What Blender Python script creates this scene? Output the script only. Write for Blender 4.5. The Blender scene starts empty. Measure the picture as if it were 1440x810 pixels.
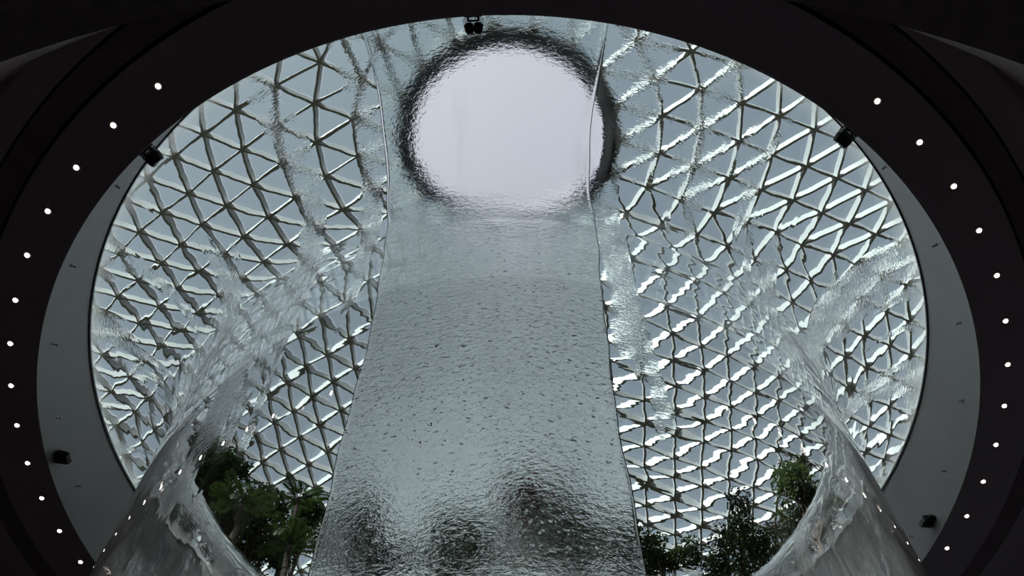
import bpy, bmesh, math, random
from math import sin, cos, pi, radians, sqrt, atan2
from mathutils import Vector, Matrix
random.seed(7)
C = bpy.context.scene.collection
SC = bpy.context.scene
S = 12.0            # metres per design unit (height of the lit soffit above the camera)
CZ = 1.6            # eye height
D = 0.93583         # design distance from the camera to the axis of the funnel
AX = Vector((0.0, D*S, 0.0))

# ------------------------------------------------------------------ camera
cam = bpy.data.cameras.new('camera'); camo = bpy.data.objects.new('camera', cam); C.objects.link(camo)
cam.sensor_width = 36.0; cam.lens = 36.0*1130.185/1440.0
cam.clip_start = 0.05; cam.clip_end = 2000
PITCH = radians(60.735)
camo.location = (0, 0, CZ); camo.rotation_euler = (pi/2+PITCH, 0, 0)
cam.shift_x = -(715-720)/1440.0
SC.camera = camo

# ------------------------------------------------------------------ sky, sun, exposure
SUN = Vector((-0.50, -0.46, 0.74)).normalized()
w = bpy.data.worlds.new('sky'); SC.world = w; w.use_nodes = True
nt = w.node_tree; nt.nodes.clear()
def N(nt, t, **k):
    n = nt.nodes.new(t)
    for a, b in k.items():
        if a.startswith('i_'):
            key = a[2:]
            n.inputs[int(key) if key.isdigit() else key].default_value = b
        else: setattr(n, a, b)
    return n
tc = N(nt, 'ShaderNodeTexCoord')
dot = N(nt, 'ShaderNodeVectorMath', operation='DOT_PRODUCT'); dot.inputs[1].default_value = SUN
nt.links.new(tc.outputs['Generated'], dot.inputs[0])
mr = N(nt, 'ShaderNodeMapRange', i_1=-0.2, i_2=1.0, i_3=0.0, i_4=1.0); nt.links.new(dot.outputs['Value'], mr.inputs[0])
pw = N(nt, 'ShaderNodeMath', operation='POWER', i_1=6.0); nt.links.new(mr.outputs[0], pw.inputs[0])
cr = N(nt, 'ShaderNodeMix', data_type='RGBA'); nt.links.new(pw.outputs[0], cr.inputs[0])
cr.inputs[6].default_value = (0.49, 0.515, 0.60, 1); cr.inputs[7].default_value = (1.6, 1.6, 1.65, 1)
cn = N(nt, 'ShaderNodeTexNoise', i_Scale=2.2, i_Detail=5.0); nt.links.new(tc.outputs['Generated'], cn.inputs['Vector'])
cm = N(nt, 'ShaderNodeMapRange', i_1=0.42, i_2=0.68, i_3=0.0, i_4=0.45); nt.links.new(cn.outputs['Fac'], cm.inputs[0])
cl = N(nt, 'ShaderNodeMix', data_type='RGBA'); nt.links.new(cm.outputs[0], cl.inputs[0]); nt.links.new(cr.outputs[2], cl.inputs[6])
cl.inputs[7].default_value = (0.60, 0.60, 0.66, 1)
bg = N(nt, 'ShaderNodeBackground', i_Strength=1.0); nt.links.new(cl.outputs[2], bg.inputs[0])
wo = N(nt, 'ShaderNodeOutputWorld'); nt.links.new(bg.outputs[0], wo.inputs[0])
sl = bpy.data.lights.new('sun', 'SUN'); sl.energy = 15.0; sl.angle = radians(4.0); sl.color = (1.0, 0.95, 0.88)
so = bpy.data.objects.new('sun', sl); C.objects.link(so); so.rotation_euler = SUN.to_track_quat('Z', 'Y').to_euler()
so.location = (0, 0, 120)
SC.view_settings.view_transform = 'Standard'; SC.view_settings.look = 'None'
SC.view_settings.exposure = 0.17; SC.view_settings.gamma = 1.0; SC.view_settings.use_curve_mapping = False
cy = SC.cycles
cy.max_bounces = 14; cy.transmission_bounces = 12; cy.transparent_max_bounces = 32; cy.glossy_bounces = 4; cy.diffuse_bounces = 6
cy.sample_clamp_indirect = 4.0; cy.use_denoising = True; cy.blur_glossy = 0.5
cy.caustics_reflective = False; cy.caustics_refractive = True

# ------------------------------------------------------------------ materials
def new_mat(name):
    m = bpy.data.materials.new(name); m.use_nodes = True; m.node_tree.nodes.clear(); return m
def coord(nt, scale=(1, 1, 1), kind='Object'):
    tc = N(nt, 'ShaderNodeTexCoord'); mp = N(nt, 'ShaderNodeMapping'); mp.inputs['Scale'].default_value = scale
    nt.links.new(tc.outputs[kind], mp.inputs[0]); return mp.outputs[0]
def mat(name, c1, c2=None, rough=0.6, metal=0.0, scale=3.0, stretch=(1, 1, 1), bump=0.0, spec=0.5, emit=None, es=0.0):
    m = new_mat(name); nt = m.node_tree
    p = N(nt, 'ShaderNodeBsdfPrincipled', i_Roughness=rough, i_Metallic=metal)
    p.inputs['Specular IOR Level'].default_value = spec
    c2 = c2 or tuple(x*0.8 for x in c1)
    v = coord(nt, stretch)
    n = N(nt, 'ShaderNodeTexNoise', i_Scale=scale, i_Detail=4.0); nt.links.new(v, n.inputs['Vector'])
    r = N(nt, 'ShaderNodeMapRange', i_1=0.35, i_2=0.65); nt.links.new(n.outputs['Fac'], r.inputs[0])
    x = N(nt, 'ShaderNodeMix', data_type='RGBA'); nt.links.new(r.outputs[0], x.inputs[0])
    x.inputs[6].default_value = (*c1, 1); x.inputs[7].default_value = (*c2, 1)
    nt.links.new(x.outputs[2], p.inputs['Base Color'])
    if bump:
        b = N(nt, 'ShaderNodeBump', i_Distance=bump); nt.links.new(n.outputs['Fac'], b.inputs['Height']); nt.links.new(b.outputs[0], p.inputs['Normal'])
    if emit:
        p.inputs['Emission Color'].default_value = (*emit, 1); p.inputs['Emission Strength'].default_value = es
    o = N(nt, 'ShaderNodeOutputMaterial'); nt.links.new(p.outputs[0], o.inputs[0])
    return m
M_soffit = mat('charcoal_soffit', (0.165, 0.148, 0.18), (0.155, 0.140, 0.17), 0.85, scale=0.6, spec=0.2)
M_recess = mat('recess_black', (0.035, 0.033, 0.038), (0.030, 0.029, 0.034), 0.9, spec=0.1)
M_black = mat('black_gasket', (0.006, 0.004, 0.010), None, 0.5)
M_fascia = mat('grey_fascia', (0.160, 0.150, 0.164), (0.140, 0.132, 0.145), 0.42, scale=0.7, stretch=(1, 1, 0.2))
M_lowfascia = mat('dim_grey_fascia', (0.78, 0.74, 0.80), (0.72, 0.69, 0.74), 0.6, scale=0.7)
M_floor = mat('basement_floor', (0.40, 0.36, 0.38), (0.34, 0.31, 0.33), 0.4, scale=0.8)
M_ground = mat('garden_soil', (0.030, 0.040, 0.018), (0.045, 0.030, 0.018), 0.9, scale=0.6, bump=0.05)
M_steel = mat('painted_steel', (0.61, 0.605, 0.615), (0.55, 0.555, 0.57), 0.5, scale=1.2)
M_collar = mat('oculus_collar_paint', (0.075, 0.082, 0.13), (0.055, 0.062, 0.10), 0.5, scale=0.5, bump=0.0)
M_fix = mat('black_fixture_metal', (0.018, 0.017, 0.019), (0.03, 0.028, 0.03), 0.4, metal=0.6, scale=6)
M_stud = mat('stud_metal', (0.35, 0.35, 0.36), None, 0.3, metal=0.9, scale=9)
M_trimr = mat('lamp_trim', (0.05, 0.04, 0.04), None, 0.4, metal=0.5)
M_lamp = mat('warm_lamp', (0.9, 0.8, 0.7), None, 0.3, emit=(1.0, 0.84, 0.74), es=9.0)
M_lens = mat('fixture_lens', (0.06, 0.06, 0.07), None, 0.08)
M_bark = mat('bark', (0.10, 0.075, 0.05), (0.05, 0.04, 0.03), 0.9, scale=8, stretch=(1, 1, 0.2), bump=0.02)
def leafmat(name, c1, c2):
    m = new_mat(name); nt = m.node_tree
    v = coord(nt); n = N(nt, 'ShaderNodeTexNoise', i_Scale=1.7, i_Detail=3.0); nt.links.new(v, n.inputs['Vector'])
    r = N(nt, 'ShaderNodeMapRange', i_1=0.35, i_2=0.65); nt.links.new(n.outputs['Fac'], r.inputs[0])
    x = N(nt, 'ShaderNodeMix', data_type='RGBA'); nt.links.new(r.outputs[0], x.inputs[0])
    x.inputs[6].default_value = (*c1, 1); x.inputs[7].default_value = (*c2, 1)
    d = N(nt, 'ShaderNodeBsdfPrincipled', i_Roughness=0.5); nt.links.new(x.outputs[2], d.inputs['Base Color'])
    t = N(nt, 'ShaderNodeBsdfTranslucent'); nt.links.new(x.outputs[2], t.inputs[0])
    mx = N(nt, 'ShaderNodeMixShader', i_0=0.35); nt.links.new(d.outputs[0], mx.inputs[1]); nt.links.new(t.outputs[0], mx.inputs[2])
    o = N(nt, 'ShaderNodeOutputMaterial'); nt.links.new(mx.outputs[0], o.inputs[0]); return m
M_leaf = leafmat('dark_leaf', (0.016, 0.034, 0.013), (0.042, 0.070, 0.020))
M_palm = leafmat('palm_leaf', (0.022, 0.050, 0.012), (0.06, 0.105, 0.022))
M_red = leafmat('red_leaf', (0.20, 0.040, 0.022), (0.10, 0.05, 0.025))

def mat_pane():
    m = new_mat('tinted_glass'); nt = m.node_tree
    t = N(nt, 'ShaderNodeBsdfTransparent'); t.inputs[0].default_value = (0.640, 0.712, 0.722, 1)
    g = N(nt, 'ShaderNodeBsdfGlossy', i_Roughness=0.03); g.inputs[0].default_value = (0.9, 0.95, 0.95, 1)
    f = N(nt, 'ShaderNodeFresnel', i_IOR=1.3)
    x = N(nt, 'ShaderNodeMixShader'); nt.links.new(f.outputs[0], x.inputs[0]); nt.links.new(t.outputs[0], x.inputs[1]); nt.links.new(g.outputs[0], x.inputs[2])
    o = N(nt, 'ShaderNodeOutputMaterial'); nt.links.new(x.outputs[0], o.inputs[0]); return m
M_pane = mat_pane()

def mmath(nt, op, a, b=None, c=None):
    n = N(nt, 'ShaderNodeMath', operation=op)
    for i, v in enumerate((a, b, c)):
        if v is None: continue
        if isinstance(v, (int, float)): n.inputs[i].default_value = v
        else: nt.links.new(v, n.inputs[i])
    return n.outputs[0]
def mrange(nt, v, a, b, c=0.0, d=1.0):
    n = N(nt, 'ShaderNodeMapRange', i_1=a, i_2=b, i_3=c, i_4=d); nt.links.new(v, n.inputs[0]); return n.outputs[0]
def noise(nt, vec, scale, detail=2.0, rough=0.5, dist=0.0):
    n = N(nt, 'ShaderNodeTexNoise', i_Scale=scale, i_Detail=detail, i_Roughness=rough, i_Distortion=dist); nt.links.new(vec, n.inputs['Vector']); return n.outputs['Fac']

def mat_acrylic(wet):
    """clear acrylic; wet side carries the rippling sheet of water with some trapped air"""
    m = new_mat('wet_acrylic' if wet else 'clear_acrylic'); nt = m.node_tree
    uv = coord(nt, (1, 1, 1), 'UV')                      # metres: u round the funnel, v down the wall
    uvr = coord(nt, (0.55, 1.5, 1), 'UV')                # ripples lie across the flow
    uvs = coord(nt, (0.9, 0.10, 1), 'UV')                # streams run with the flow
    g = N(nt, 'ShaderNodeBsdfGlass', i_Roughness=0.0, i_IOR=1.38); g.inputs[0].default_value = (0.995, 0.995, 0.992, 1)
    if wet:
        tc = N(nt, 'ShaderNodeTexCoord'); sp = N(nt, 'ShaderNodeSeparateXYZ'); nt.links.new(tc.outputs['Object'], sp.inputs[0])
        X, Y, Z = sp.outputs
        stream = mrange(nt, noise(nt, uvs, 1.0, 3.0, 0.6), 0.54, 0.63)
        wetn = mrange(nt, noise(nt, uv, 0.28, 2.0), 0.35, 0.65, 0.25, 1.0)
        big = noise(nt, uvr, 0.8, 2.0, 0.45)
        mid = noise(nt, uvr, 4.5, 2.0, 0.55)
        fine = noise(nt, uvr, 15.0, 2.0, 0.6, 0.3)
        famp = mmath(nt, 'MULTIPLY', stream, 0.9)
        famp = mmath(nt, 'MULTIPLY_ADD', famp, 0.0024, 0.00002)
        h = mmath(nt, 'MULTIPLY', fine, famp)
        h = mmath(nt, 'ADD', h, mmath(nt, 'MULTIPLY', big, mmath(nt, 'MULTIPLY', wetn, 0.010)))
        h = mmath(nt, 'ADD', h, mmath(nt, 'MULTIPLY', mid, mmath(nt, 'MULTIPLY', wetn, 0.0003)))
        b = N(nt, 'ShaderNodeBump', i_Distance=1.0, i_Strength=1.0); nt.links.new(h, b.inputs['Height'])
        nt.links.new(b.outputs[0], g.inputs['Normal'])
        tr = N(nt, 'ShaderNodeBsdfTranslucent'); tr.inputs[0].default_value = (0.92, 0.90, 0.89, 1)
        df = N(nt, 'ShaderNodeBsdfDiffuse'); df.inputs[0].default_value = (0.92, 0.90, 0.89, 1)
        foam = N(nt, 'ShaderNodeMixShader', i_0=0.5); nt.links.new(tr.outputs[0], foam.inputs[1]); nt.links.new(df.outputs[0], foam.inputs[2])
        # white share: rises towards the lip; aerated and thin elsewhere, streaky in the streams
        v2 = coord(nt, (2.2, 0.35, 1), 'UV'); st = mrange(nt, noise(nt, v2, 2.0, 4.0, 0.65), 0.4, 0.75)
        rad = mmath(nt, 'SQRT', mmath(nt, 'ADD', mmath(nt, 'MULTIPLY', X, X), mmath(nt, 'MULTIPLY', Y, Y)))
        lipf = mrange(nt, rad, 0.722*S, 0.748*S, 0.0, 0.5)
        fac = mmath(nt, 'ADD', mmath(nt, 'MULTIPLY', mmath(nt, 'MULTIPLY', st, stream), 0.22), 0.014)
        fac = mmath(nt, 'ADD', fac, lipf)
        v3 = coord(nt, (3.2, 0.22, 1), 'UV'); st3 = mrange(nt, noise(nt, v3, 2.2, 4.0, 0.6), 0.35, 0.7, 0.12, 0.42)
        low = mmath(nt, 'MULTIPLY', mrange(nt, Z, 1.02*S+CZ, 0.80*S+CZ), st3)
        away = mrange(nt, Y, -4.6, -3.6)
        low = mmath(nt, 'MULTIPLY', low, away)
        fac = mmath(nt, 'ADD', fac, low)
        x = N(nt, 'ShaderNodeMixShader'); nt.links.new(fac, x.inputs[0]); nt.links.new(g.outputs[0], x.inputs[1]); nt.links.new(foam.outputs[0], x.inputs[2])
        outp = x.outputs[0]
    else:
        h = noise(nt, uv, 0.5, 1.0)
        b = N(nt, 'ShaderNodeBump', i_Distance=0.004, i_Strength=1.0); nt.links.new(h, b.inputs['Height'])
        nt.links.new(b.outputs[0], g.inputs['Normal']); outp = g.outputs[0]
    o = N(nt, 'ShaderNodeOutputMaterial'); nt.links.new(outp, o.inputs[0]); return m
M_wet = mat_acrylic(True); M_dry = mat_acrylic(False)

def mat_fall():
    m = new_mat('sliding_water'); nt = m.node_tree
    uv = coord(nt, (1.0, 0.18, 1), 'UV'); uf = coord(nt, (0.9, 1.1, 1), 'UV'); u1 = coord(nt, (1, 1, 1), 'UV')
    tc = N(nt, 'ShaderNodeTexCoord'); sp = N(nt, 'ShaderNodeSeparateXYZ'); nt.links.new(tc.outputs['Object'], sp.inputs[0])
    Z = sp.outputs[2]
    g = N(nt, 'ShaderNodeBsdfGlass', i_Roughness=0.0, i_IOR=1.33); g.inputs[0].default_value = (0.99, 1, 0.995, 1)
    dn = mrange(nt, Z, 0.70*S+CZ, 0.935*S+CZ, 1.0, 0.0)            # the sheet breaks up as it gathers speed
    calm = mrange(nt, noise(nt, u1, 0.55, 2.0), 0.38, 0.48, 0.12, 1.0)
    calm = mmath(nt, 'MAXIMUM', calm, dn)
    fine = noise(nt, uf, 13.0, 3.0, 0.65, 0.25)
    deep = mrange(nt, Z, 0.455*S+CZ, 0.60*S+CZ, 0.12, 1.0); dn = mmath(nt, 'MULTIPLY', dn, deep)
    amp = mmath(nt, 'MULTIPLY', mmath(nt, 'MULTIPLY_ADD', dn, 0.0120, 0.0030), calm)
    h = mmath(nt, 'MULTIPLY', fine, amp)
    pits = mrange(nt, noise(nt, uf, 14.0, 1.0, 0.5), 0.68, 0.78)
    h = mmath(nt, 'ADD', h, mmath(nt, 'MULTIPLY', pits, mmath(nt, 'MULTIPLY', dn, 0.032)))
    b = N(nt, 'ShaderNodeBump', i_Distance=1.0, i_Strength=1.0); nt.links.new(h, b.inputs['Height']); nt.links.new(b.outputs[0], g.inputs['Normal'])
    tr = N(nt, 'ShaderNodeBsdfTranslucent'); tr.inputs[0].default_value = (0.97, 0.955, 0.94, 1)
    df = N(nt, 'ShaderNodeBsdfDiffuse'); df.inputs[0].default_value = (0.97, 0.955, 0.94, 1)
    foam = N(nt, 'ShaderNodeMixShader', i_0=0.35); nt.links.new(tr.outputs[0], foam.inputs[1]); nt.links.new(df.outputs[0], foam.inputs[2])
    v = mrange(nt, noise(nt, uv, 1.5, 4.0), 0.4, 0.7, 0.5, 1.2)
    fac = mmath(nt, 'MULTIPLY', v, mmath(nt, 'MULTIPLY_ADD', dn, 0.07, 0.008))
    x = N(nt, 'ShaderNodeMixShader'); nt.links.new(fac, x.inputs[0]); nt.links.new(g.outputs[0], x.inputs[1]); nt.links.new(foam.outputs[0], x.inputs[2])
    o = N(nt, 'ShaderNodeOutputMaterial'); nt.links.new(x.outputs[0], o.inputs[0]); return m
M_fall = mat_fall()

# ------------------------------------------------------------------ helpers
def obj(name, me, m=None, parent=None, loc=None):
    if isinstance(me, bmesh.types.BMesh):
        bm = me; me = bpy.data.meshes.new(name); bm.to_mesh(me); bm.free()
    if m is not None:
        for mm in (m if isinstance(m, (list, tuple)) else [m]):
            if mm.name not in [q.name for q in me.materials if q]: me.materials.append(mm)
    o = bpy.data.objects.new(name, me); C.objects.link(o)
    if parent is not None: o.parent = parent
    if loc is not None: o.location = loc
    return o
def tag(o, label=None, cat=None, group=None, kind=None):
    if label: o['label'] = label
    if cat: o['category'] = cat
    if group: o['group'] = group
    if kind: o['kind'] = kind
    return o
def empty(name, loc, rz=0.0):
    o = bpy.data.objects.new(name, None); C.objects.link(o); o.location = loc; o.rotation_euler = (0, 0, rz); o.empty_display_size = 0.3
    return o
def smooth(me, on=True):
    me.polygons.foreach_set('use_smooth', [on]*len(me.polygons))
def lathe(profile, n=128, closed=False, uvs=False, cx=None, name='lathe'):
    """profile: list of (r, z) in metres about the local z axis"""
    vs = []; fs = []; uv = []
    L = [0.0]
    for a, b in zip(profile, profile[1:]): L.append(L[-1]+sqrt((a[0]-b[0])**2+(a[1]-b[1])**2))
    k = len(profile); r0 = sum(p[0] for p in profile)/k
    for i in range(n):
        ph = 2*pi*i/n
        for j, (r, z) in enumerate(profile):
            ox = cx(z) if cx else 0.0
            vs.append((r*cos(ph)+ox, r*sin(ph), z))
    rng = k if closed else k-1
    for i in range(n):
        i2 = (i+1) % n
        for j in range(rng):
            j2 = (j+1) % k
            fs.append((i*k+j, i2*k+j, i2*k+j2, i*k+j2))
            uv.append((i, j, i+1, j+1))
    me = bpy.data.meshes.new(name); me.from_pydata(vs, [], fs)
    if uvs:
        ul = me.uv_layers.new(name='UVMap'); q = []
        LL = L+[L[-1]+0.1]
        for (i, j, i2, j2) in uv:
            u0, u1 = i/n*2*pi*r0, i2/n*2*pi*r0
            q += [u0, LL[j], u1, LL[j], u1, LL[j2], u0, LL[j2]]
        ul.data.foreach_set('uv', q)
    me.update(); return me
def add_box(bm, cx, cy, cz, sx, sy, sz, M=None):
    r = bmesh.ops.create_cube(bm, size=1.0); v = r['verts']
    bmesh.ops.scale(bm, vec=(sx, sy, sz), verts=v); bmesh.ops.translate(bm, vec=(cx, cy, cz), verts=v)
    if M is not None: bmesh.ops.transform(bm, matrix=M, verts=v)
    return v
def add_cyl(bm, p0, p1, r0, r1=None, seg=12):
    p0 = Vector(p0); p1 = Vector(p1); d = p1-p0
    M = Matrix.Translation((p0+p1)/2) @ d.to_track_quat('Z', 'Y').to_matrix().to_4x4()
    bmesh.ops.create_cone(bm, cap_ends=True, segments=seg, radius1=r0, radius2=r1 if r1 is not None else r0, depth=d.length, matrix=M)
def zz(h): return h*S+CZ
def pol(r, az, h):          # azimuth in degrees from +Y towards +X, about the axis; design units -> world
    a = radians(az); return Vector((r*S*sin(a), D*S+r*S*cos(a), zz(h)))

# ------------------------------------------------------------------ structure: floor, soffits, fascias
def disc_ring(name, r0, r1, z0, z1, m, n=192, center=AX, kind='structure'):
    me = lathe([(r0, z0), (r1, z0), (r1, z1), (r0, z1)], n, closed=True, name=name)
    o = obj(name, me, m, loc=(center.x, center.y, 0)); tag(o, kind=kind); return o
RO = 48.0
# basement floor with the pool hole closed by the funnel base
fl = obj('floor', lathe([(0.0, -0.4), (RO, -0.4), (RO, 0.0), (0.0, 0.0)], 96, closed=True), M_floor, loc=(AX.x, AX.y, 0)); tag(fl, kind='structure')
wl = disc_ring('wall_basement', RO, RO+0.4, 0.0, zz(1.17), M_lowfascia, 96)
# lit soffit ring and the stepped rings outside it
R = 0.75026
disc_ring('ceiling', R*S+0.032, 0.834*S, zz(1.0), zz(1.055), M_soffit)
disc_ring('trim_1', 0.834*S, 0.8395*S, zz(1.045), zz(1.055), M_recess)
disc_ring('trim_2', 0.8395*S, 0.871*S, zz(1.006), zz(1.055), mat('soffit_shade_band', (0.095, 0.082, 0.100), None, 0.9, spec=0.1))  # shade on this ring is put into its darker colour
disc_ring('trim_3', 0.871*S, 0.875*S, zz(1.045), zz(1.055), M_recess)
disc_ring('trim_4', 0.875*S, 0.914*S, zz(1.008), zz(1.055), M_soffit)
disc_ring('trim_5', 0.914*S, 0.918*S, zz(1.045), zz(1.055), M_recess)
disc_ring('trim_6', 0.918*S, RO, zz(1.036), zz(1.055), M_soffit)
# vertical grey fascia of the round opening, and the thin black gasket on top
disc_ring('wall_fascia', R*S, R*S+0.03, zz(1.0)+0.002, zz(1.1758), M_fascia, 256)
disc_ring('trim_7', (R-0.0015)*S, R*S+0.10, zz(1.1758)+0.001, zz(1.1758)+0.036, M_black, 256)
# lower floor slab with its own, larger round opening
lc1, lr1, lz1 = 1.638*S, 1.512*S, zz(1.034)       # upper rim of the slanted fascia
lc0, lr0, lz0 = 1.9935*S, 1.8626*S, zz(0.930)     # lower rim, wider
def loft(name, rings, m, n=256):
    vs = []; fs = []; k = len(rings)
    for i in range(n):
        a = 2*pi*i/n
        for (c, r, z) in rings: vs.append((r*sin(a), c+r*cos(a), z))
    for i in range(n):
        i2 = (i+1) % n
        for j in range(k):
            j2 = (j+1) % k; fs.append((i*k+j, i*k+j2, i2*k+j2, i2*k+j))
    me = bpy.data.meshes.new(name); me.from_pydata(vs, [], fs); o = obj(name, me, m); tag(o, kind='structure'); return o
loft('wall_lower_fascia', [(lc0, lr0, lz0), (lc1, lr1, lz1), (lc1, lr1+0.4, lz1), (lc0, lr0+0.4, lz0)], M_lowfascia)
loft('ceiling_lower', [(lc0, lr0, lz0-0.01), (lc0, 4.4*S, lz0-0.01), (lc0, 4.4*S, lz0-0.10), (lc0, lr0, lz0-0.10)], mat('black_soffit', (0.12, 0.115, 0.125), None, 0.9, spec=0.1))
# garden ground round the funnel, rising in planted terraces
GZ = 1.195
gp = [(0.765*S, zz(1.06)), (0.765*S, zz(GZ)), (0.92*S, zz(GZ+0.005)), (1.05*S, zz(GZ+0.02)), (1.5*S, zz(GZ+0.05)), (2.4*S, zz(GZ+0.10)), (4*S, zz(GZ+0.1)), (7.9*S, zz(GZ+0.1)), (7.9*S, zz(1.06))]
gd = obj('garden_ground', lathe(gp, 96, closed=True), M_ground, loc=(AX.x, AX.y, 0)); tag(gd, kind='structure')

# ------------------------------------------------------------------ acrylic funnel
fun = empty('acrylic_funnel', (AX.x, AX.y, 0.0))
tag(fun, 'huge clear acrylic water funnel with rippling wet walls under the round roof opening', 'funnel')
rn, zb, zl, ea, kk, RL, eb = .517, .927, 1.174, 1.165, .020, .7485, .97
prof = []
n1 = 110
for i in range(n1+1):
    t = i/n1; t = t**0.8
    a = t*pi/2
    prof.append(((RL-(RL-rn)*sin(a)**ea)*S, zz(zb+(zl-zb)*max(cos(a), 0)**eb)))
zlow = -CZ/S+0.002
for i in range(1, 41):
    t = i/40; z = zb+(zlow-zb)*t
    prof.append(((rn-kk*(zb-z)/1.2)*S, zz(z)))
# clean normals: inner (wet) side offset towards the axis / upwards
def offset(p, th):
    out = []
    for i in range(len(p)):
        a = p[max(i-1, 0)]; b = p[min(i+1, len(p)-1)]
        dx, dz = b[0]-a[0], b[1]-a[1]; l = sqrt(dx*dx+dz*dz)
        out.append((p[i][0]+dz/l*th, p[i][1]-dx/l*th))
    return out
inner = offset(prof, 0.07)
def shell(p, name, m, flip=False):
    me = lathe(p, 384, uvs=True, name=name); smooth(me)
    if flip: me.flip_normals()
    return me
# one closed wall: outer face, inner face, both rims
def closed_wall():
    k = len(prof); loop = prof+inner[::-1]
    me = lathe(loop, 384, closed=True, uvs=True, name='funnel_wall'); smooth(me)
    me.materials.append(M_dry); me.materials.append(M_wet)
    kk2 = len(loop); idx = []
    for i in range(384):
        for j in range(kk2):
            idx.append(1 if k <= j < kk2-1 else 0)
    me.polygons.foreach_set('material_index', idx)
    # sharp rims
    return me
wall = obj('funnel_wall', closed_wall(), None, fun)
bm = bmesh.new(); bm.from_mesh(wall.data); bmesh.ops.recalc_face_normals(bm, faces=bm.faces)
for e in bm.edges:
    if e.is_manifold and e.calc_face_angle(0) > radians(50): e.smooth = False
bm.to_mesh(wall.data); bm.free()
rl = obj('lip_seal', lathe([((RL-.0005)*S, zz(zl)-0.012), (R*S-0.006, zz(1.1758)+0.040), (R*S-0.006, zz(1.1758)+0.09), ((RL-.0005)*S, zz(zl)+0.08)], 256, closed=True), M_black, fun)
bz = obj('base_ring', lathe([(5.55, 0.003), (6.3, 0.003), (6.3, 0.45), (6.12, 0.5)], 128, closed=True), M_fix, fun)

# ------------------------------------------------------------------ sheet of water sliding down the near wall
sheet = empty('waterfall', (AX.x, AX.y, 0.0))
tag(sheet, 'broad rippling sheet of water sliding down the near wall of the clear funnel', 'waterfall')
def sheet_mesh():
    base = [p for i, p in enumerate(offset(prof, 0.078)) if p[1] > 1.0][2:]
    top = offset(prof, 0.078+0.022); top = [p for p in top if p[1] > 1.0][2:]
    n = 120; k = len(base); L = [0.0]
    for a, b in zip(base, base[1:]): L.append(L[-1]+sqrt((a[0]-b[0])**2+(a[1]-b[1])**2))
    vs = []; uv = {}; fs = []
    def az(i, j):
        t = i/n; z = base[j][1]; wig = 0.12*sin(z*2.1)+0.10*sin(z*5.3+1)
        hh = (z-CZ)/S; lo = -16.3-1.9*math.exp(-((hh-1.0)/.17)**2); hi = 10.8+1.7*math.exp(-((hh-.93)/.2)**2)
        a = lo+wig+(hi-lo)*t
        return radians(180-a)
    for side, P in ((0, base), (1, top)):
        for i in range(n+1):
            for j in range(k):
                a = az(i, j); r, z = P[j]
                if side and (i == 0 or i == n): r, z = base[j][0]*0.5+r*0.5, base[j][1]*0.5+z*0.5
                vs.append((r*sin(a), r*cos(a), z))
    def id_(s_, i, j): return s_*(n+1)*k+i*k+j
    def q(*c): fs.append(tuple(id_(*x) for x in c)); uvl.extend([v for x in c for v in ((x[1]/n)*3.0+5*x[0], L[x[2]])])
    uvl = []
    for i in range(n):
        for j in range(k-1):
            q((0, i, j), (0, i+1, j), (0, i+1, j+1), (0, i, j+1)); q((1, i, j), (1, i, j+1), (1, i+1, j+1), (1, i+1, j))
        q((0, i, 0), (1, i, 0), (1, i+1, 0), (0, i+1, 0)); q((0, i, k-1), (0, i+1, k-1), (1, i+1, k-1), (1, i, k-1))
    for j in range(k-1):
        q((0, 0, j), (0, 0, j+1), (1, 0, j+1), (1, 0, j)); q((0, n, j), (1, n, j), (1, n, j+1), (0, n, j+1))
    me = bpy.data.meshes.new('water_sheet'); me.from_pydata(vs, [], fs); me.uv_layers.new(name='UVMap').data.foreach_set('uv', uvl)
    smooth(me); me.update()
    bm = bmesh.new(); bm.from_mesh(me); bmesh.ops.recalc_face_normals(bm, faces=bm.faces)
    bm.to_mesh(me); bm.free(); return me
obj('water_sheet', sheet_mesh(), M_fall, sheet)

# ------------------------------------------------------------------ dome grid shell
dome = empty('glass_dome', (AX.x, AX.y, 0.0))
tag(dome, 'glass and steel dome of triangular panes around the round roof opening', 'roof')
P_ = [(.39, 2.765), (.6, 2.79), (1.0, 2.84), (1.6, 2.88), (2.4, 2.83), (3.2, 2.68), (4.0, 2.45), (5.0, 2.1), (6.0, 1.75), (7.0, 1.42), (7.6, 1.26)]
def dz(r):
    # Catmull-Rom through the profile points
    if r <= P_[0][0]: return P_[0][1]
    for i in range(len(P_)-1):
        if r <= P_[i+1][0]:
            a = P_[max(i-1, 0)]; b = P_[i]; c = P_[i+1]; d = P_[min(i+2, len(P_)-1)]
            h = c[0]-b[0]; t = (r-b[0])/h
            m1 = (c[1]-a[1])/(c[0]-a[0])*h if c[0] != a[0] else 0; m2 = (d[1]-b[1])/(d[0]-b[0])*h if d[0] != b[0] else 0
            return (2*t**3-3*t*t+1)*b[1]+(t**3-2*t*t+t)*m1+(-2*t**3+3*t*t)*c[1]+(t**3-t*t)*m2
    return P_[-1][1]
K0 = 3
RR = {3: .392}
for k in range(4, 90): RR[k] = RR[k-1]+max(0.100, 0.150-0.0035*(k-4))
def ring_r(k): return RR[k]
nodes = {}
KM = 74
while ring_r(KM) > 7.55: KM -= 1
for k in range(K0, KM+1):
    r = ring_r(k)
    for j in range(6*k):
        a = j/(6*k)*2*pi + radians(8)
        nodes[(k, j)] = Vector((r*S*sin(a), r*S*cos(a), zz(dz(r))))
nrm = {}
for (k, j), p in nodes.items():
    r = ring_r(k); s = (dz(r+.01)-dz(r-.01))/.02
    a = atan2(p.x, p.y); nrm[(k, j)] = Vector((-s*sin(a), -s*cos(a), 1)).normalized()
edges = []; tris = []
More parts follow.
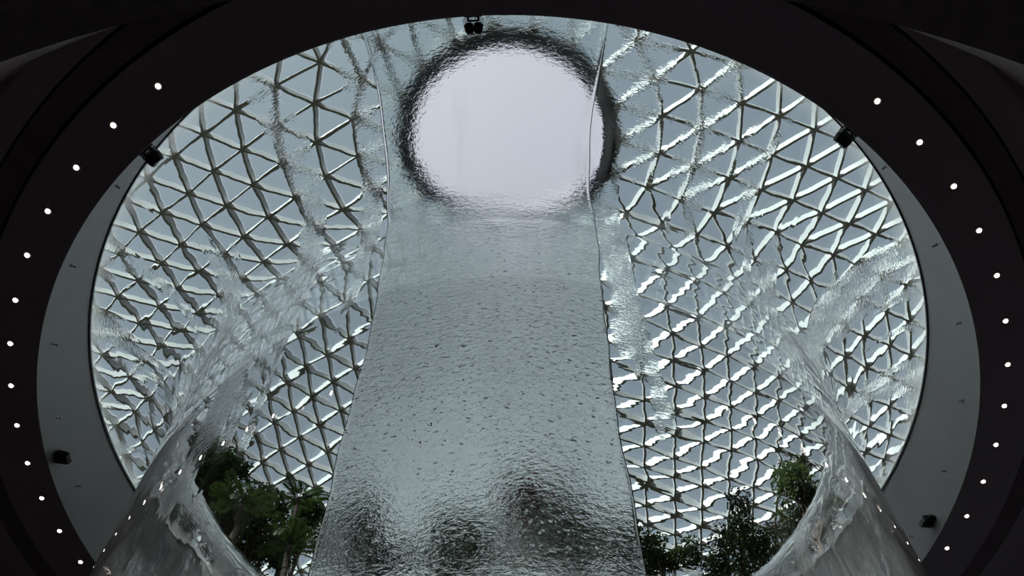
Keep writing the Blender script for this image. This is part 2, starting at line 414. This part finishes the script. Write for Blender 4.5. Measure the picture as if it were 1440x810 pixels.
for k in range(K0, KM):
    for s in range(6):
        for i in range(k):
            a = (k, (s*k+i) % (6*k)); b = (k, (s*k+i+1) % (6*k))
            n2 = 6*(k+1)
            c = (k+1, (s*(k+1)+i) % n2); d = (k+1, (s*(k+1)+i+1) % n2); e = (k+1, (s*(k+1)+i+2) % n2)
            edges += [(a, b), (a, c), (a, d)]
            tris.append((a, c, d)); tris.append((a, d, b))
        # closing triangle of the sector
        a = (k, (s*k+k) % (6*k)); n2 = 6*(k+1)
        tris.append((a, (k+1, (s*(k+1)+k) % n2), (k+1, (s*(k+1)+k+1) % n2)))
        edges.append((a, (k+1, (s*(k+1)+k) % n2)))
edges = list(dict.fromkeys(tuple(sorted(e)) for e in edges))
# rank by size in the photograph
st_, ct_ = sin(PITCH), cos(PITCH)
def px(p):      # local dome point -> pixel
    X, Y, Z = p.x, p.y+AX.y, p.z-CZ
    dep = Y*ct_+Z*st_; up = Z*ct_-Y*st_
    if dep < 1: return None
    return 715+1130.185*X/dep, 405-1130.185*up/dep
def score(ids):
    q = [px(nodes[i]) for i in ids]
    if any(v is None for v in q): return -1
    cx = sum(v[0] for v in q)/len(q); cyy = sum(v[1] for v in q)/len(q)
    if ((cx-714)/575)**2+((cyy-470)/470)**2 > 1 or cyy < 20 or cyy > 790: return -1
    if cyy > 200 and 520-(cyy-250)*0.15 < cx < 840+(cyy-250)*0.12: return -1
    return sum(sqrt((q[i][0]-q[i-1][0])**2+(q[i][1]-q[i-1][1])**2) for i in range(len(q)))
BW, BD = 0.11, 0.36
beam_me = bpy.data.meshes.new('steel_beam')
bm = bmesh.new(); bmesh.ops.create_cube(bm, size=1.0); bm.to_mesh(beam_me); bm.free(); beam_me.materials.append(M_steel)
def beam_frame(e):
    p, q = nodes[e[0]], nodes[e[1]]; n = (nrm[e[0]]+nrm[e[1]]).normalized()
    x = (q-p); l = x.length; x.normalize(); y = n.cross(x).normalized(); z = x.cross(y)
    c = (p+q)/2 - z*(BD/2)
    return Matrix(((x.x*l, y.x*BW, z.x*BD, c.x), (x.y*l, y.y*BW, z.y*BD, c.y), (x.z*l, y.z*BW, z.z*BD, c.z), (0, 0, 0, 1)))
def pane_pts(t):
    p = [nodes[i] for i in t]; c = (p[0]+p[1]+p[2])/3; n = (p[1]-p[0]).cross(p[2]-p[0]).normalized()
    if n.z < 0: n = -n
    p = [v+(c-v).normalized()*0.10 for v in p]
    return [v+n*0.07 for v in p]+[v+n*0.03 for v in p]
PF = [(0, 1, 2), (5, 4, 3), (0, 3, 4, 1), (1, 4, 5, 2), (2, 5, 3, 0)]
se = sorted(edges, key=lambda e: -score(e)); near_e = [e for e in se[:300] if score(e) > 0]; ns = set(near_e)
ust = sorted(tris, key=lambda t: -score(t)); near_t = [t for t in ust[:300] if score(t) > 0]; nts = set(near_t)
for e in near_e:
    o = bpy.data.objects.new('steel_beam', beam_me); C.objects.link(o); o.parent = dome; o.matrix_local = beam_frame(e)
cube = [Vector(v.co) for v in beam_me.vertices]; cf = [tuple(p.vertices) for p in beam_me.polygons]
vs = []; fs = []
for e in edges:
    if e in ns: continue
    M = beam_frame(e); b = len(vs)
    vs += [tuple(M @ v) for v in cube]; fs += [tuple(i+b for i in f) for f in cf]
me = bpy.data.meshes.new('steel_grid'); me.from_pydata(vs, [], fs)
tag(obj('steel_grid', me, M_steel, dome), kind='stuff')
for t in near_t:
    me = bpy.data.meshes.new('glass_pane'); me.from_pydata([tuple(v) for v in pane_pts(t)], [], PF)
    obj('glass_pane', me, M_pane, dome)
vs = []; fs = []
for t in tris:
    if t in nts: continue
    b = len(vs); vs += [tuple(v) for v in pane_pts(t)]; fs += [tuple(i+b for i in f) for f in PF]
me = bpy.data.meshes.new('glass_field'); me.from_pydata(vs, [], fs)
tag(obj('glass_field', me, M_pane, dome), kind='stuff')
# collar of the oculus: a dark funnel-shaped ring
cp = [(.392*S, zz(2.80)), (.392*S, zz(2.755)), (.336*S, zz(2.695)), (.330*S, zz(2.70)), (.350*S, zz(2.80))]
cme = lathe(cp, 160, closed=True); obj('oculus_collar', cme, M_collar, dome)

# ------------------------------------------------------------------ downlights in the soffit ring
def downlight():
    root = empty('downlight', (0, 0, 0))
    bm = bmesh.new()
    prof_ = [(0.041, 0.0), (0.068, -0.012), (0.074, 0.0), (0.045, 0.03)]
    me = lathe(prof_, 24, closed=True); obj('trim_ring', me, M_trimr, root); bm.free()
    bm = bmesh.new(); add_cyl(bm, (0, 0, -0.010), (0, 0, -0.001), 0.036, 0.040, 20)
    add_cyl(bm, (0, 0, -0.016), (0, 0, -0.009), 0.016, 0.030, 12)
    obj('lamp', bm, M_lamp, root)
    l = bpy.data.lights.new('lamp_light', 'SPOT'); l.energy = 85; l.spot_size = radians(100); l.spot_blend = 0.6; l.shadow_soft_size = 0.025; l.color = (1.0, 0.84, 0.76)
    lo = bpy.data.objects.new('lamp_light', l); C.objects.link(lo); lo.parent = root; lo.location = (0, 0, -0.05)
    return root
def copy_tree(o, parent=None):
    c = o.copy(); C.objects.link(c)
    if parent is not None: c.parent = parent
    for ch in list(o.children): copy_tree(ch, c)
    return c
Laz = [-146.6, -140.5, -134.4, -128.4, -122.5, -116.6, -110.8, -105.0, -99.3, -93.6, -88.0, -82.4, -76.7]
Raz = [144.2, 138.0, 131.8, 125.8, 119.8, 113.8, 107.9, 102.1, 96.4, 90.7, 85.0, 79.3]
ORD = ['topmost', 'second', 'third', 'fourth', 'fifth', 'sixth', 'seventh', 'eighth', 'ninth', 'tenth', 'eleventh', 'twelfth', 'thirteenth']
Lp = [(221,122),(157,176),(105,235),(65,297),(36,358),(18,421),(11,483),(12,542),(21,599),(37,653),(59,704),(87,750),(118,794)]
Rp = [(1230,146),(1288,204),(1336,265),(1371,327),(1397,389),(1411,452),(1414,513),(1409,571),(1398,627),(1379,681),(1356,730),(1325,775)]
dl0 = downlight(); first = True
for side, azs in (('left', Laz), ('right', Raz)):
    for i, az in enumerate(azs):
        o = dl0 if first else copy_tree(dl0); first = False
        rr = 0.796 if i < 5 else 0.796-0.0026*(i-4)
        p = pol(rr, az, 1.0); p.z -= 0.001
        o.location = p; o.rotation_euler = (0, 0, -radians(az))
        pos = ORD[i]+' from the top' if i else 'topmost'
        tag(o, 'small warm recessed downlight in the dark soffit, %s in the %s arc' % (pos, side), 'downlight', 'downlights in the soffit ring')

# ------------------------------------------------------------------ twin spotlights on the fascia
def spot():
    root = empty('twin_spotlight', (0, 0, 0))          # +Y points to the axis, origin on the fascia
    bm = bmesh.new(); add_box(bm, 0, 0.015, 0, 0.26, 0.03, 0.10); [add_box(bm, q*0.075, 0.055, 0.0, 0.03, 0.08, 0.03) for q in (-1, 1)]
    add_cyl(bm, (-0.09, 0.09, 0), (0.09, 0.09, 0), 0.015); obj('bracket', bm, M_fix, root)
    for s in (-1, 1):
        bm = bmesh.new()
        Mx = Matrix.Translation((s*0.075, 0.13, -0.01)) @ Matrix.Rotation(radians(-12), 4, 'X') @ Matrix.Rotation(radians(8*s), 4, 'Z')
        add_box(bm, 0, 0.06, 0, 0.125, 0.16, 0.13, Mx)
        bmesh.ops.bevel(bm, geom=list(bm.edges), offset=0.018, segments=2, affect='EDGES')
        for q in range(4): add_box(bm, 0, -0.03-q*0.018, 0, 0.11, 0.006, 0.115, Mx)
        add_box(bm, s*0.066, -0.0, 0, 0.006, 0.16, 0.03, Mx); add_box(bm, -s*0.066, 0.0, 0, 0.006, 0.16, 0.03, Mx)
        h = obj('lamp_head', bm, M_fix, root)
        bm = bmesh.new(); add_box(bm, 0, 0.1435, 0, 0.10, 0.008, 0.10, Mx); obj('lens', bm, M_lens, h)
    return root
sp0 = spot(); first = True
SPOTS = [(-176.7, 1.012, 'black twin spotlight hanging over the top edge of the round opening'),
         (-139.6, 1.030, 'black twin spotlight on the upper left of the grey fascia'),
         (142.6, 1.035, 'black twin spotlight on the upper right of the grey fascia'),
         (-93.2, 1.024, 'dim twin spotlight low on the left of the grey fascia'),
         (81.8, 1.026, 'twin spotlight low on the right of the fascia, its top catching sunlight')]
for az, h, lab in SPOTS:
    o = sp0 if first else copy_tree(sp0); first = False
    o.location = pol(R, az, h); o.rotation_euler = (0, 0, pi-radians(az)); tag(o, lab, 'spotlight', 'twin spotlights around the fascia')
# little metal anchors on the fascia
def stud():
    root = empty('wall_anchor', (0, 0, 0))
    bm = bmesh.new(); add_cyl(bm, (0, 0, 0), (0, 0.012, 0), 0.035, 0.033, 16); obj('anchor_plate', bm, M_stud, root)
    bm = bmesh.new(); add_cyl(bm, (0, 0.012, 0), (0, 0.05, 0), 0.014, 0.014, 10)
    bmesh.ops.create_uvsphere(bm, u_segments=12, v_segments=8, radius=0.022, matrix=Matrix.Translation((0, 0.06, 0))); obj('eye', bm, M_stud, root)
    return root
sd0 = stud(); first = True
for side, azs in (('left', [-133.0, -120.9, -109.2, -97.8, -86.4]), ('right', [136.0, 124.0, 112.4, 100.6, 89.0, 77.0])):
    for i, az in enumerate(azs):
        o = sd0 if first else copy_tree(sd0); first = False
        o.location = pol(R, az, 1.05); o.rotation_euler = (0, 0, pi-radians(az))
        pos = ORD[i]+' from the top' if i else 'topmost'
        tag(o, 'tiny metal anchor on the %s grey fascia, %s there' % (side, pos), 'anchor', 'metal anchors on the fascia')
# ------------------------------------------------------------------ trees beyond the funnel
def ground_z(p):
    r = sqrt(p.x**2+(p.y-AX.y)**2)/S
    q = [(0.765, GZ), (0.92, GZ+0.005), (1.05, GZ+0.02), (1.5, GZ+0.05), (2.4, GZ+0.10), (8, GZ+.1)]
    for (a, za), (b, zb_) in zip(q, q[1:]):
        if r <= b: return zz(za+(zb_-za)*(r-a)/(b-a))
    return zz(GZ+.1)
def at(u, v, Y):
    """world point on the sight line of pixel (u, v) at forward distance Y (design units)"""
    x = (u-715)/1130.185; up = (405-v)/1130.185
    yy = ct_-up*st_; z = st_+up*ct_
    s = Y/yy
    return Vector((x*s*S, Y*S, z*s*S+CZ))
def branch_tree(u, v, Y, wid, hgt, label, m=M_leaf, nleaf=2600, group='trees beyond the funnel', seed=0, leaf=0.16):
    rnd = random.Random(seed)
    c = at(u, v, Y); base = Vector((c.x+rnd.uniform(-.3, .3), c.y+rnd.uniform(0, .4), 0)); base.z = ground_z(base)-0.05
    root = empty('leafy_tree', base); tag(root, label, 'tree', group)
    c = c-base
    bm = bmesh.new(); top = Vector((c.x*0.8, c.y*0.8, c.z-hgt*0.15))
    mid = Vector((c.x*0.3+rnd.uniform(-.2, .2), c.y*0.3, top.z*0.5))
    add_cyl(bm, (0, 0, 0), mid, 0.15, 0.11, 10); add_cyl(bm, mid, top, 0.11, 0.06, 10)
    obj('trunk', bm, M_bark, root)
    bm = bmesh.new(); clumps = []
    for i in range(16):
        a = rnd.uniform(0, 2*pi); rr = sqrt(rnd.random())*0.85; zc = rnd.uniform(-0.8, 0.9)
        q = c+Vector((cos(a)*rr*wid*0.5*sqrt(max(0.1, 1-zc*zc*.8)), sin(a)*rr*wid*0.5*sqrt(max(.1, 1-zc*zc*.8)), zc*hgt*0.5))
        clumps.append((q, rnd.uniform(0.16, 0.30)*min(wid, hgt)))
        s0 = mid.lerp(top, rnd.uniform(0.2, 1.0)); add_cyl(bm, s0, q, 0.035, 0.012, 6)
    obj('branches', bm, M_bark, root)
    vs = []; fs = []
    for i in range(nleaf):
        q, cr_ = rnd.choice(clumps)
        dv = Vector((rnd.gauss(0, 1), rnd.gauss(0, 1), rnd.gauss(0, 1)*0.7)).normalized()*cr_*rnd.random()**0.4
        p = q+dv; l = leaf*rnd.uniform(0.6, 1.3); a = Vector((rnd.gauss(0, 1), rnd.gauss(0, 1), rnd.gauss(0, .6))).normalized()
        b = a.cross(Vector((rnd.gauss(0, .4), rnd.gauss(0, .4), 1))).normalized()*l*0.28
        i0 = len(vs); vs += [tuple(p), tuple(p+a*l*.5+b), tuple(p+a*l), tuple(p+a*l*.5-b)]; fs.append((i0, i0+1, i0+2, i0+3))
    me = bpy.data.meshes.new('foliage'); me.from_pydata(vs, [], fs); tag(obj('foliage', me, m, root), kind='stuff')
    return root
def frond_mesh(L, droop, seed, nl=26, lw=0.05, ll=0.55):
    rnd = random.Random(seed); vs = []; fs = []
    def P(t): return Vector((L*t*(1-0.18*t*t), 0, L*(0.55*t-droop*t*t)))
    def tri(a, b, c, d):
        i = len(vs); vs.extend([tuple(a), tuple(b), tuple(c), tuple(d)]); fs.append((i, i+1, i+2, i+3))
    for i in range(10):
        a, b = P(i/10), P((i+1)/10); wv = Vector((0, 0.028*(1-i/11), 0)); up = Vector((0, 0, 0.03*(1-i/11)))
        tri(a-wv, b-wv, b+up, a+up); tri(a+wv, a+up, b+up, b+wv); tri(a-wv, a+wv, b+wv, b-wv)
    for i in range(nl):
        t = 0.12+0.87*i/nl; p = P(t); q = P(min(1, t+.03)); d = (q-p).normalized()
        for s in (-1, 1):
            l = ll*L/2.4*(0.35+0.65*sin(pi*min(1, t*0.85+0.12)))*rnd.uniform(.85, 1.1)
            e = (d*0.65+Vector((0, s*1.0, -0.28+rnd.uniform(-.15, .1)))).normalized()
            w_ = d*lw*L/2.4
            tri(p, p+e*l*.5+w_, p+e*l, p+e*l*.5-w_)
    me = bpy.data.meshes.new('frond'); me.from_pydata(vs, [], fs); me.materials.append(M_palm); return me
FR = [frond_mesh(2.4, d, i) for i, d in enumerate((0.35, 0.6, 0.85, 0.15))]
def palm(u, v, Y, size, label, nf=13, seed=0):
    rnd = random.Random(seed); c = at(u, v, Y); base = Vector((c.x+.2, c.y+.1, 0)); base.z = ground_z(base)-0.05
    root = empty('palm_tree', base); tag(root, label, 'palm', 'palms beyond the funnel'); c = c-base
    bm = bmesh.new(); p = Vector((0, 0, 0))
    for i in range(12):
        t = (i+1)/12; q = Vector((c.x*t, c.y*t, c.z*t)); add_cyl(bm, p, q, 0.13-0.04*t, 0.115-0.04*t, 10); p = q
    obj('trunk', bm, M_bark, root)
    for i in range(nf):
        o = bpy.data.objects.new('frond', FR[i % 4]); C.objects.link(o); o.parent = root
        s = size/2.4*rnd.uniform(.85, 1.1)
        o.location = c; o.scale = (s, s, s); o.rotation_euler = (rnd.uniform(-.15, .15), rnd.uniform(-.5, .25), i*2.4+rnd.uniform(-.2, .2))
    return root
# left: broadleaf crown and palms
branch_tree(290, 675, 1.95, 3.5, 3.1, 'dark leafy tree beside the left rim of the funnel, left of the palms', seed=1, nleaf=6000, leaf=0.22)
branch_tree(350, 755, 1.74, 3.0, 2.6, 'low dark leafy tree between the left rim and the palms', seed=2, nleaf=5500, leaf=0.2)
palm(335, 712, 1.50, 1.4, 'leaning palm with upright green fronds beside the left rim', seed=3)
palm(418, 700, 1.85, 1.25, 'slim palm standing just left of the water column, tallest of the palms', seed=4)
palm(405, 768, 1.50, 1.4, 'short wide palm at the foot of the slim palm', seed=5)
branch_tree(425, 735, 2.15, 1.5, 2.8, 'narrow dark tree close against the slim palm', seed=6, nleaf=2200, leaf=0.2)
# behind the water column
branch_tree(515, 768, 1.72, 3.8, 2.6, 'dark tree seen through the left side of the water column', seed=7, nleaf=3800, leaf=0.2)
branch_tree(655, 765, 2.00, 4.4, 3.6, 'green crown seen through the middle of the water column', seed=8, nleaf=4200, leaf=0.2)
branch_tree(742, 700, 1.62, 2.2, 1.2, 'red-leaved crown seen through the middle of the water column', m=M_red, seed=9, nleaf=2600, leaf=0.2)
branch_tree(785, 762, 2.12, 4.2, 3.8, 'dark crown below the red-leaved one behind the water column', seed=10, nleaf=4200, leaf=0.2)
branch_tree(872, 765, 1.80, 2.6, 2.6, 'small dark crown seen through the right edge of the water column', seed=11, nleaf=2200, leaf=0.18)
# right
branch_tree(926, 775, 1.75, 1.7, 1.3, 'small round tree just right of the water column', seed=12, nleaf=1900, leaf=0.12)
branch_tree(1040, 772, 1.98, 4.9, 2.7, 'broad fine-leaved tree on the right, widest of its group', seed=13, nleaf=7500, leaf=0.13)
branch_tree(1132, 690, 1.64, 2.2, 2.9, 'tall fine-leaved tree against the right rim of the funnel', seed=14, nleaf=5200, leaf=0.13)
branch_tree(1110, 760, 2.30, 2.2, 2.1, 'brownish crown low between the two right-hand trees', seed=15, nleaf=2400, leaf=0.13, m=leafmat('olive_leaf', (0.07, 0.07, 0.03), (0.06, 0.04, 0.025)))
